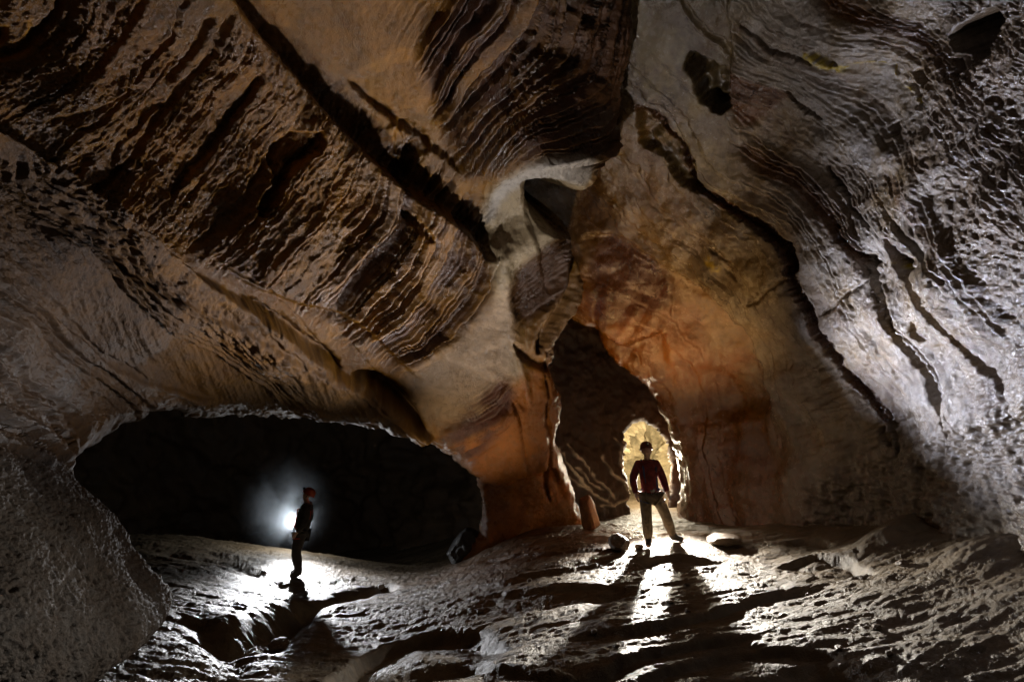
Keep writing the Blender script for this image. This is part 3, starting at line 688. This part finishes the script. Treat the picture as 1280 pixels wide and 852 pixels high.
col = np.zeros(D4.U.shape+(3,)); col[:] = (0.62, 0.54, 0.40)
D4.build('passage_end', mat_rock('passage_end_rock', (0.6, 0.9), 1.0), col, skirt=0.3)
E = Sheet(-60, 760, 380, 840, 4, [(-60,380,16),(760,380,16),(300,480,22),(450,560,25),(600,560,21),(150,600,20),(300,840,24),(700,700,16),(-60,800,15)], 6)
E.keep([(-500,0),(1200,0),(1200,1200),(-500,1200)], [], 0, 10)
E.base(); P = E.P0; E.h += 0.9*fbm(P, 0.35, 4, 0.55, 90.)+0.25*fbm(P, 1.3, 3, 0.5, 91., ridged=True)
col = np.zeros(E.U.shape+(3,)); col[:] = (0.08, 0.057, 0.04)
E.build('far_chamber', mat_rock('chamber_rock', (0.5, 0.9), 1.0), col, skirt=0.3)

# ============================================================ loose rocks
M_bould = mat_rock('boulder_rock', (0.3, 0.7), 1.0, attr=False, base=(0.17, 0.12, 0.08))
M_wet = mat_rock('wet_boulder_rock', (0.35, 0.7), 1.6, attr=False, base=(0.03, 0.026, 0.024))
def boulder(u, v, w_, h_, label, mat=None, dpt=None, seed=0, name='boulder', sink=0.2, flat=1.0, rot=0.0, d=None, group=None, boxy=None):
    import bmesh
    bm = bmesh.new(); bmesh.ops.create_icosphere(bm, subdivisions=5, radius=1.0)
    co_ = np.array([x.co[:] for x in bm.verts])
    r = np.random.RandomState(seed)
    if boxy: co_ = np.sign(co_)*np.abs(co_)**boxy; co_ = co_/np.abs(co_).max()
    # chip flat faces off a sphere
    for _ in range(5 if boxy else 11):
        n = r.normal(size=3); n /= np.linalg.norm(n); k_ = r.uniform(0.62, 0.92) + (0.2 if boxy else 0)
        dd = co_@n; over = np.maximum(dd-k_, 0); co_ = co_-over[:, None]*n*0.93
    n = co_/np.linalg.norm(co_, axis=1)[:, None]
    co_ = co_ + n*(0.07*fbm(co_, 1.8, 4, 0.55, 100.+seed))[:, None]
    if d is None: c = fpix(u, v); dist = c[1]
    else: q = pt(u, v, d); c = q[:2]; dist = d
    S = np.array([w_, (dpt or (w_+h_)/2), h_]); co_ = co_*S
    for vv, x in zip(bm.verts, co_): vv.co = x
    me = bpy.data.meshes.new(name); bm.to_mesh(me); bm.free()
    for p in me.polygons: p.use_smooth = True
    me.materials.append(mat or M_bould)
    o = bpy.data.objects.new(name, me); C.objects.link(o)
    z = floor_z(c[0], c[1])
    o.location = (c[0], c[1], z + h_*(1-sink) if d is None else pt(u, v, d)[2]); o.rotation_euler = (0, rot, 0.6*seed)
    o['label'] = label; o['category'] = 'boulder'
    if group: o['group'] = group
    return o
boulder(775, 687, 0.24, 0.15, 'rounded dark boulder on the lit crest just left of the standing caver in red', seed=3, sink=0.15)
boulder(799, 688, 0.075, 0.06, 'fist sized dark stone between the dark boulder and the foot of the caver in red', seed=5, name='stone')
boulder(905, 680, 0.40, 0.10, 'low flat dark rock on the crest right of the caver in red', seed=8, sink=0.25, dpt=0.3)
boulder(737, 640, 0.18, 0.32, 'upright orange brown slab leaning at the foot of the orange column', mat=mat_rock('slab_rock', (0.5, 0.8), 0.8, attr=False, base=(0.28, 0.13, 0.05)), seed=12, dpt=0.14, d=11.4, rot=-0.25, name='rock_slab', boxy=0.35)
boulder(583, 686, 0.40, 0.42, 'wet glistening dark boulder under the right end of the low arch', mat=M_wet, seed=15, d=11.9)
boulder(476, 732, 0.07, 0.06, 'small pale wet stone at the right end of the gully', mat=mat_rock('pale_stone', (0.2, 0.5), 1.0, attr=False, base=(0.45, 0.43, 0.42)), seed=17, name='stone')
boulder(1128, 708, 0.09, 0.05, 'small dark stone in the hollow at the foot of the right bank', seed=24, name='stone')
boulder(350, 790, 0.2, 0.12, 'angular dark rock wedged in the gully near the foreground', seed=27, sink=0.4)
boulder(318, 812, 0.14, 0.09, 'smaller pale rock below the wedged rock at the mouth of the gully', seed=29, sink=0.4, mat=mat_rock('gully_stone', (0.25, 0.5), 1.0, attr=False, base=(0.33, 0.3, 0.26)))

rp = random.Random(4)
for i in range(16):
    boulder(rp.uniform(560, 1150), rp.uniform(712, 835), 0.03+0.03*rp.random(), 0.02+0.015*rp.random(), 'loose pebble lying on the rippled rock floor', seed=40+i, name='pebble', sink=0.3, group='loose pebbles on the floor')
# ============================================================ cavers
def skin_mesh(name, verts, edges, radii, mat, parent, root=0, sub=2):
    me = bpy.data.meshes.new(name); me.from_pydata([Vector(v) for v in verts], edges, [])
    o = bpy.data.objects.new(name, me); C.objects.link(o); o.parent = parent
    md = o.modifiers.new('skin', 'SKIN'); md.use_smooth_shade = True
    sv = me.skin_vertices[0].data if me.skin_vertices else None
    if sv is None:
        bpy.context.view_layer.objects.active = o
        sv = me.skin_vertices[0].data
    for i, r in enumerate(radii):
        sv[i].radius = (r, r) if not isinstance(r, tuple) else r
        sv[i].use_root = (i == root)
    s = o.modifiers.new('subdivide', 'SUBSURF'); s.levels = sub; s.render_levels = sub
    me.materials.append(mat); return o
def simple(name, verts, faces, mat, parent, smooth=True):
    me = bpy.data.meshes.new(name); me.from_pydata([Vector(v) for v in verts], [], faces); me.materials.append(mat)
    for p in me.polygons: p.use_smooth = smooth
    o = bpy.data.objects.new(name, me); C.objects.link(o); o.parent = parent; return o
def lathe(name, prof, mat, parent, n=24, M=None, squash=(1, 1)):
    V = []; Fc = []
    for r, z in prof:
        for k_ in range(n):
            a = 2*math.pi*k_/n; V.append(Vector((r*math.cos(a)*squash[0], r*math.sin(a)*squash[1], z)))
    for i in range(len(prof)-1):
        for k_ in range(n): Fc.append((i*n+k_, i*n+(k_+1) % n, (i+1)*n+(k_+1) % n, (i+1)*n+k_))
    Fc.append(tuple(range(n))[::-1]); Fc.append(tuple((len(prof)-1)*n+k_ for k_ in range(n)))
    if M is not None: V = [M @ v for v in V]
    return simple(name, V, Fc, mat, parent)
def tube(name, pts, r, mat, parent, n=8):
    me = bpy.data.meshes.new(name); pts = [Vector(p) for p in pts]; V = []; Fc = []
    for i, p in enumerate(pts):
        t = (pts[min(i+1, len(pts)-1)]-pts[max(i-1, 0)]).normalized(); a = t.orthogonal().normalized(); b = t.cross(a)
        for k_ in range(n): V.append(p+r*(a*math.cos(2*math.pi*k_/n)+b*math.sin(2*math.pi*k_/n)))
    for i in range(len(pts)-1):
        for k_ in range(n): Fc.append((i*n+k_, i*n+(k_+1) % n, (i+1)*n+(k_+1) % n, (i+1)*n+k_))
    Fc.append(tuple(range(n))[::-1]); Fc.append(tuple((len(pts)-1)*n+k_ for k_ in range(n)))
    return simple(name, V, Fc, mat, parent)
M_skin = mat_plain('skin', (0.50, 0.30, 0.21), 0.5, scale=60, var=0.1)

def caver(label, loc, rz, J, cols, headpitch, bulk=1.0):
    root = bpy.data.objects.new('person', None); C.objects.link(root); root.location = loc; root.rotation_euler = (0, 0, rz)
    root['label'] = label; root['category'] = 'person'
    jac, tro, boot, helm, strap, glove = cols
    V = Vector
    g = {k_: V(v_) for k_, v_ in J.items()}
    hd = g['head']; up = (Matrix.Rotation(headpitch, 3, 'X') @ V((0, 0, 1))); fw = (Matrix.Rotation(headpitch, 3, 'X') @ V((0, -1, 0)))
    side = V((1, 0, 0))
    verts = []; edges = []; rad = []
    def add(p, r, prev=None):
        verts.append(p); rad.append(r)
        if prev is not None: edges.append((prev, len(verts)-1))
        return len(verts)-1
    pel = add(g['pelvis'], (0.12, 0.09)); ch = add(g['chest'], (0.13, 0.10), pel); nb = add(g['neck'], 0.06, ch)
    hb = add(hd-up*0.085-fw*0.0, 0.052, nb); jw = add(hd-up*0.045+fw*0.018, (0.066, 0.07), hb)
    ck = add(hd+up*0.01+fw*0.01, (0.074, 0.086), jw); fh_ = add(hd+up*0.065, (0.073, 0.086), ck); cw_ = add(hd+up*0.115-fw*0.01, (0.045, 0.05), fh_)
    for s_ in ('l', 'r'):
        sh = add(g['sh_'+s_], 0.058, ch); el_ = add(g['el_'+s_], 0.043, sh); wr = add(g['wr_'+s_], 0.029, el_)
        d_ = (g['wr_'+s_]-g['el_'+s_]).normalized(); pm = add(g['wr_'+s_]+d_*0.055, (0.034, 0.02), wr)
        fwd = V((0, -1, 0)) if abs(d_.y) < 0.8 else V((0, 0, 1))
        fwd = (fwd-d_*fwd.dot(d_)).normalized(); inn = d_.cross(fwd).normalized()*(-1 if s_ == 'l' else 1)
        # four fingers, curled, and a thumb leaving the side of the palm
        for q, (off, ln) in enumerate(((-0.027, 0.062), (-0.009, 0.074), (0.009, 0.070), (0.027, 0.055))):
            b0 = g['wr_'+s_]+d_*0.088-fwd*off
            f0 = add(b0, 0.0095, pm); f1 = add(b0+d_*ln*0.5+inn*0.008, 0.009, f0); f2 = add(b0+d_*ln*0.85+inn*0.028, 0.0075, f1)
        t0 = add(g['wr_'+s_]+d_*0.035+fwd*0.036, 0.012, wr); t1 = add(g['wr_'+s_]+d_*0.068+fwd*0.055+inn*0.012, 0.0095, t0)
        t2 = add(g['wr_'+s_]+d_*0.092+fwd*0.056+inn*0.025, 0.008, t1)
        hp = add(g['hip_'+s_], 0.085, pel); kn = add(g['kn_'+s_], 0.058, hp); an = add(g['an_'+s_], 0.04, kn); to = add(g['to_'+s_], 0.035, an)
    # nose and ears grow from the head
    nz = add(hd+fw*0.098-up*0.002, 0.013, ck)
    for sx in (-1, 1): add(hd+side*sx*0.086-fw*0.012, 0.016, ck)
    skin_mesh('body', verts, edges, rad, M_skin, root, 0, 2)
    M3 = Matrix((side, -fw, up)).transposed().to_4x4()
    for sx in (-1, 1):
        c_ = hd+fw*0.083+side*sx*0.031+up*0.018
        lathe('eye', [(0.001, -0.011), (0.008, -0.007), (0.011, 0), (0.008, 0.007), (0.001, 0.011)], M_eye, root, 10, Matrix.Translation(c_))
    mo = tube('mouth', [hd+fw*0.087+side*k_*0.008-up*(0.043+0.003*abs(k_)) for k_ in (-3, -1.5, 0, 1.5, 3)], 0.005, M_lip, root, 6)
    # jacket
    def chain(name, pts, mat, root_i=0, sub=2):
        vv = []; ee = []; rr_ = []
        for key, p, r, pr in pts:
            vv.append(p); rr_.append(r)
            if pr is not None: ee.append((pr, len(vv)-1))
        return skin_mesh(name, vv, ee, rr_, mat, root, root_i, sub)
    B_ = bulk; pl, cs = g['pelvis'], g['chest']
    mid = (pl+cs)/2
    jk = [('', pl-V((0, 0, 0.05)), (0.205*B_, 0.175*B_), None), ('', mid, (0.19*B_, 0.165*B_), 0), ('', cs+V((0,0,0.02)), (0.20*B_, 0.17*B_), 1), ('', g['neck']-V((0, 0, 0.03)), (0.10, 0.085), 2), ('', g['neck']+V((0, 0, 0.02)), 0.068, 3)]
    for s_ in ('l', 'r'):
        b0 = len(jk)
        sh, el_, wr = g['sh_'+s_], g['el_'+s_], g['wr_'+s_]
        jk += [('', sh, 0.098*B_, 2), ('', sh*0.5+el_*0.5, 0.083*B_, b0), ('', el_, 0.076*B_, b0+1), ('', el_*0.5+wr*0.5, 0.066*B_, b0+2), ('', wr, 0.048, b0+3)]
    jo = chain('jacket', jk, jac)
    tr = [('', pl+V((0, 0, 0.0)), (0.165*B_, 0.15*B_), None)]
    for s_ in ('l', 'r'):
        b0 = len(tr); hp, kn, an = g['hip_'+s_], g['kn_'+s_], g['an_'+s_]
        tr += [('', hp-V((0, 0, 0.05)), 0.125*B_, 0), ('', hp*0.5+kn*0.5, 0.112*B_, b0), ('', kn, 0.098*B_, b0+1), ('', kn*0.5+an*0.5, 0.1*B_, b0+2), ('', an+V((0, 0, 0.03)), 0.068*B_, b0+3)]
    chain('trousers', tr, tro)
    for s_ in ('l', 'r'):
        an, to = g['an_'+s_], g['to_'+s_]
        dd = (to-an); dd.z = 0; dd.normalize()
        bo = chain('boot', [('', an+V((0, 0, 0.10)), 0.06, None), ('', an+V((0, 0, -0.01)), 0.056, 0), ('', an-dd*0.05-V((0,0,0.035)), 0.042, 1), ('', an*0.4+to*0.6, 0.058, 1), ('', to, 0.05, 3)], boot)
    # helmet with brim, lamp and chin strap
    HM = Matrix.Translation(hd+up*0.035) @ M3
    prof = [(0.135, -0.005), (0.128, 0.012), (0.118, 0.02), (0.117, 0.05), (0.108, 0.085), (0.085, 0.115), (0.05, 0.133), (0.003, 0.14)]
    ho = lathe('helmet', prof, helm, root, 28, HM, (0.9, 1.08))
    lp = lathe('head_lamp', [(0.026, -0.02), (0.03, 0.0), (0.03, 0.03), (0.022, 0.034)], M_black, ho, 16, HM @ Matrix.Translation((0, -0.13, 0.05)) @ Matrix.Rotation(math.radians(80), 4, 'X'))
    lathe('lamp_glass', [(0.020, 0.033), (0.019, 0.037), (0.002, 0.039)], M_glass, lp, 12, HM @ Matrix.Translation((0, -0.13, 0.05)) @ Matrix.Rotation(math.radians(80), 4, 'X'))
    tube('chin_strap', [hd+side*0.088+up*0.03, hd+side*0.082-up*0.03, hd+side*0.04-up*0.098+fw*0.03, hd-side*0.04-up*0.098+fw*0.03, hd-side*0.082-up*0.03, hd-side*0.088+up*0.03], 0.008, M_black, root)
    # harness: belt, leg loops, shoulder straps, carabiners
    def ring(name, c, rx, ry, r, mat, tilt=0.0, par=None):
        pts = [c+V((rx*math.cos(a), ry*math.sin(a), tilt*math.cos(a))) for a in [2*math.pi*k_/20 for k_ in range(21)]]
        return tube(name, pts, r, mat, par or root, 8)
    ring('belt', pl+V((0, 0, 0.06)), 0.158*B_, 0.118*B_, 0.018, strap)
    for s_, sx in (('l', -1), ('r', 1)):
        hp = g['hip_'+s_]; kn = g['kn_'+s_]; c_ = hp*0.66+kn*0.34
        ring('leg_loop', c_, 0.098*B_, 0.098*B_, 0.014, strap, 0.03*sx)
        tube('shoulder_strap', [pl+V((0.09*sx, -0.13*B_, 0.08)), cs+V((0.10*sx, -0.14*B_, -0.05)), cs+V((0.11*sx, -0.135*B_, 0.08)), g['neck']+V((0.11*sx, -0.02, 0.0)), cs+V((0.10*sx, 0.13*B_, 0.05)), pl+V((0.06*sx, 0.13*B_, 0.08))], 0.018, strap, root)
    for x_, ln in ((0.0, 0.06), (0.12, 0.10), (-0.13, 0.09)):
        c_ = pl+V((x_, -0.145*B_, 0.0))
        tube('carabiner', [c_+V((0.022*math.cos(a), 0, ln*0.5*math.sin(a))) for a in [2*math.pi*k_/12 for k_ in range(13)]], 0.006, M_metal, root, 6)
    c_ = pl+V((0, -0.15*B_, 0.06))
    lathe('buckle', [(0.045, -0.012), (0.05, 0), (0.045, 0.012)], M_metal, root, 16, Matrix.Translation(c_) @ Matrix.Rotation(math.radians(90), 4, 'X'))
    return root
M_eye = mat_plain('eye_white', (0.5, 0.48, 0.45), 0.2, scale=5, var=0.02); M_lip = mat_plain('lip', (0.30, 0.12, 0.10), 0.5)
M_black = mat_plain('black_plastic', (0.02, 0.02, 0.022), 0.4); M_glass = mat_plain('lamp_glass', (0.7, 0.7, 0.65), 0.1, var=0.02); M_metal = mat_plain('metal', (0.16, 0.16, 0.16), 0.4, 1.0)
red = mat_plain('red_jacket_cloth', (0.14, 0.014, 0.013), 0.8, scale=10, var=0.45, bump=0.04)
kha = mat_plain('khaki_cloth', (0.11, 0.082, 0.05), 0.85, scale=9, var=0.4, bump=0.045)
bootm = mat_plain('boot_rubber', (0.025, 0.022, 0.02), 0.5); hred = mat_plain('red_helmet_shell', (0.45, 0.07, 0.02), 0.3, scale=6, var=0.12)
hdark = mat_plain('dark_helmet_shell', (0.16, 0.035, 0.015), 0.35, scale=6, var=0.15)
blue = mat_plain('blue_webbing', (0.02, 0.035, 0.10), 0.6); redw = mat_plain('red_webbing', (0.40, 0.03, 0.015), 0.6)
drk_j = mat_plain('dark_jacket_cloth', (0.03, 0.025, 0.02), 0.8, scale=10, var=0.45, bump=0.04); drk_t = mat_plain('brown_trouser_cloth', (0.03, 0.022, 0.016), 0.85, scale=14, var=0.25, bump=0.012)

def place(u, v, d):
    q = pt(u, v, d); return Vector((q[0], q[1], floor_z(q[0], q[1])))
L2 = place(813, 686, 10.0)
ez = floor_z(L2.x+0.50, L2.y+0.30)-L2.z
caver('caver in red jacket and khaki trousers standing legs apart on the lit crest', (L2.x+0.02, L2.y, L2.z), 0.0, {
 'pelvis': (0.03, 0.02, 0.93), 'chest': (0.0, 0.03, 1.28), 'neck': (-0.01, 0.03, 1.50), 'head': (-0.02, 0.0, 1.66),
 'sh_l': (-0.185, 0.03, 1.41), 'sh_r': (0.165, 0.03, 1.42), 'el_l': (-0.28, 0.05, 1.16), 'el_r': (0.27, 0.06, 1.17), 'wr_l': (-0.25, -0.06, 0.91), 'wr_r': (0.31, -0.05, 0.94),
 'hip_l': (-0.07, 0.02, 0.90), 'hip_r': (0.13, 0.02, 0.90), 'kn_l': (-0.07, -0.03, 0.50), 'kn_r': (0.30, 0.08, 0.50+ez*0.5), 'an_l': (-0.04, 0.03, 0.10), 'an_r': (0.46, 0.28, 0.10+ez),
 'to_l': (-0.09, -0.15, 0.045), 'to_r': (0.64, 0.22, 0.045+ez)}, (red, kha, bootm, hdark, blue, None), math.radians(-16))
L1 = place(367, 725, 11.7)
caver('caver in dark clothes and orange red helmet, side on, looking up before the mist', (L1.x+0.06, L1.y, L1.z), math.radians(-82), {
 'pelvis': (0.0, 0.04, 0.92), 'chest': (0.0, 0.09, 1.26), 'neck': (0.0, 0.13, 1.47), 'head': (0.0, 0.12, 1.62),
 'sh_l': (-0.18, 0.12, 1.41), 'sh_r': (0.18, 0.12, 1.41), 'el_l': (-0.24, 0.16, 1.13), 'el_r': (0.24, 0.16, 1.13), 'wr_l': (-0.23, 0.02, 0.90), 'wr_r': (0.23, 0.00, 0.91),
 'hip_l': (-0.09, 0.04, 0.89), 'hip_r': (0.09, 0.04, 0.89), 'kn_l': (-0.09, -0.06, 0.49), 'kn_r': (0.10, -0.03, 0.49), 'an_l': (-0.09, 0.02, 0.10), 'an_r': (0.11, 0.06, 0.10),
 'to_l': (-0.10, -0.16, 0.045), 'to_r': (0.13, -0.12, 0.045)}, (drk_j, drk_t, bootm, hred, redw, None), math.radians(-30), 1.0)

# ============================================================ mist drifting round the strobes
def mist(name, center, scale, dens, label, seed=0.0):
    import bmesh
    bm = bmesh.new(); bmesh.ops.create_icosphere(bm, subdivisions=4, radius=1.0)
    me = bpy.data.meshes.new(name); bm.to_mesh(me); bm.free()
    o = bpy.data.objects.new(name, me); C.objects.link(o); o.location = center; o.scale = scale
    o['kind'] = 'stuff'; o['label'] = label; o['category'] = 'mist'
    m = bpy.data.materials.new(name); m.use_nodes = True; N = m.node_tree.nodes; Lk = m.node_tree.links
    N.remove(N['Principled BSDF']); pv = N.new('ShaderNodeVolumePrincipled'); Lk.new(pv.outputs[0], N['Material Output'].inputs['Volume'])
    pv.inputs['Color'].default_value = (0.85, 0.92, 1.0, 1); pv.inputs['Anisotropy'].default_value = 0.3
    tc = N.new('ShaderNodeTexCoord'); ln = N.new('ShaderNodeVectorMath'); ln.operation = 'LENGTH'; Lk.new(tc.outputs['Object'], ln.inputs[0])
    mr_ = N.new('ShaderNodeMapRange'); mr_.interpolation_type = 'SMOOTHERSTEP'; mr_.inputs[1].default_value = 1.0; mr_.inputs[2].default_value = 0.0; mr_.inputs[3].default_value = 0.0; mr_.inputs[4].default_value = 1.0
    Lk.new(ln.outputs['Value'], mr_.inputs[0])
    n = N.new('ShaderNodeTexNoise'); n.inputs['Scale'].default_value = 1.9; n.inputs['Detail'].default_value = 3; n.inputs['Distortion'].default_value = 0.8
    ad = N.new('ShaderNodeVectorMath'); ad.operation = 'ADD'; ad.inputs[1].default_value = (seed, seed, 0); Lk.new(tc.outputs['Object'], ad.inputs[0]); Lk.new(ad.outputs[0], n.inputs['Vector'])
    r2 = N.new('ShaderNodeMapRange'); r2.inputs[1].default_value = 0.42; r2.inputs[2].default_value = 0.62; r2.inputs[3].default_value = 0.12; r2.inputs[4].default_value = 1.6
    Lk.new(n.outputs[0], r2.inputs[0])
    mu = N.new('ShaderNodeMath'); mu.operation = 'MULTIPLY'; pw = N.new('ShaderNodeMath'); pw.operation = 'POWER'; pw.inputs[1].default_value = 2.0; Lk.new(mr_.outputs[0], pw.inputs[0]); Lk.new(pw.outputs[0], mu.inputs[0]); Lk.new(r2.outputs[0], mu.inputs[1])
    mu2 = N.new('ShaderNodeMath'); mu2.operation = 'MULTIPLY'; Lk.new(mu.outputs[0], mu2.inputs[0]); mu2.inputs[1].default_value = dens
    Lk.new(mu2.outputs[0], pv.inputs['Density']); me.materials.append(m)
    return o
mist('breath_mist', ptv(354, 628, 13.4), (1.55, 0.8, 1.7), 0.34, 'pale mist glowing round the lamp behind the caver in dark clothes')
mist('passage_mist', ptv(846, 612, 11.3), (0.55, 0.4, 0.8), 0.03, 'thin grey mist right of the caver in red', 3.0)
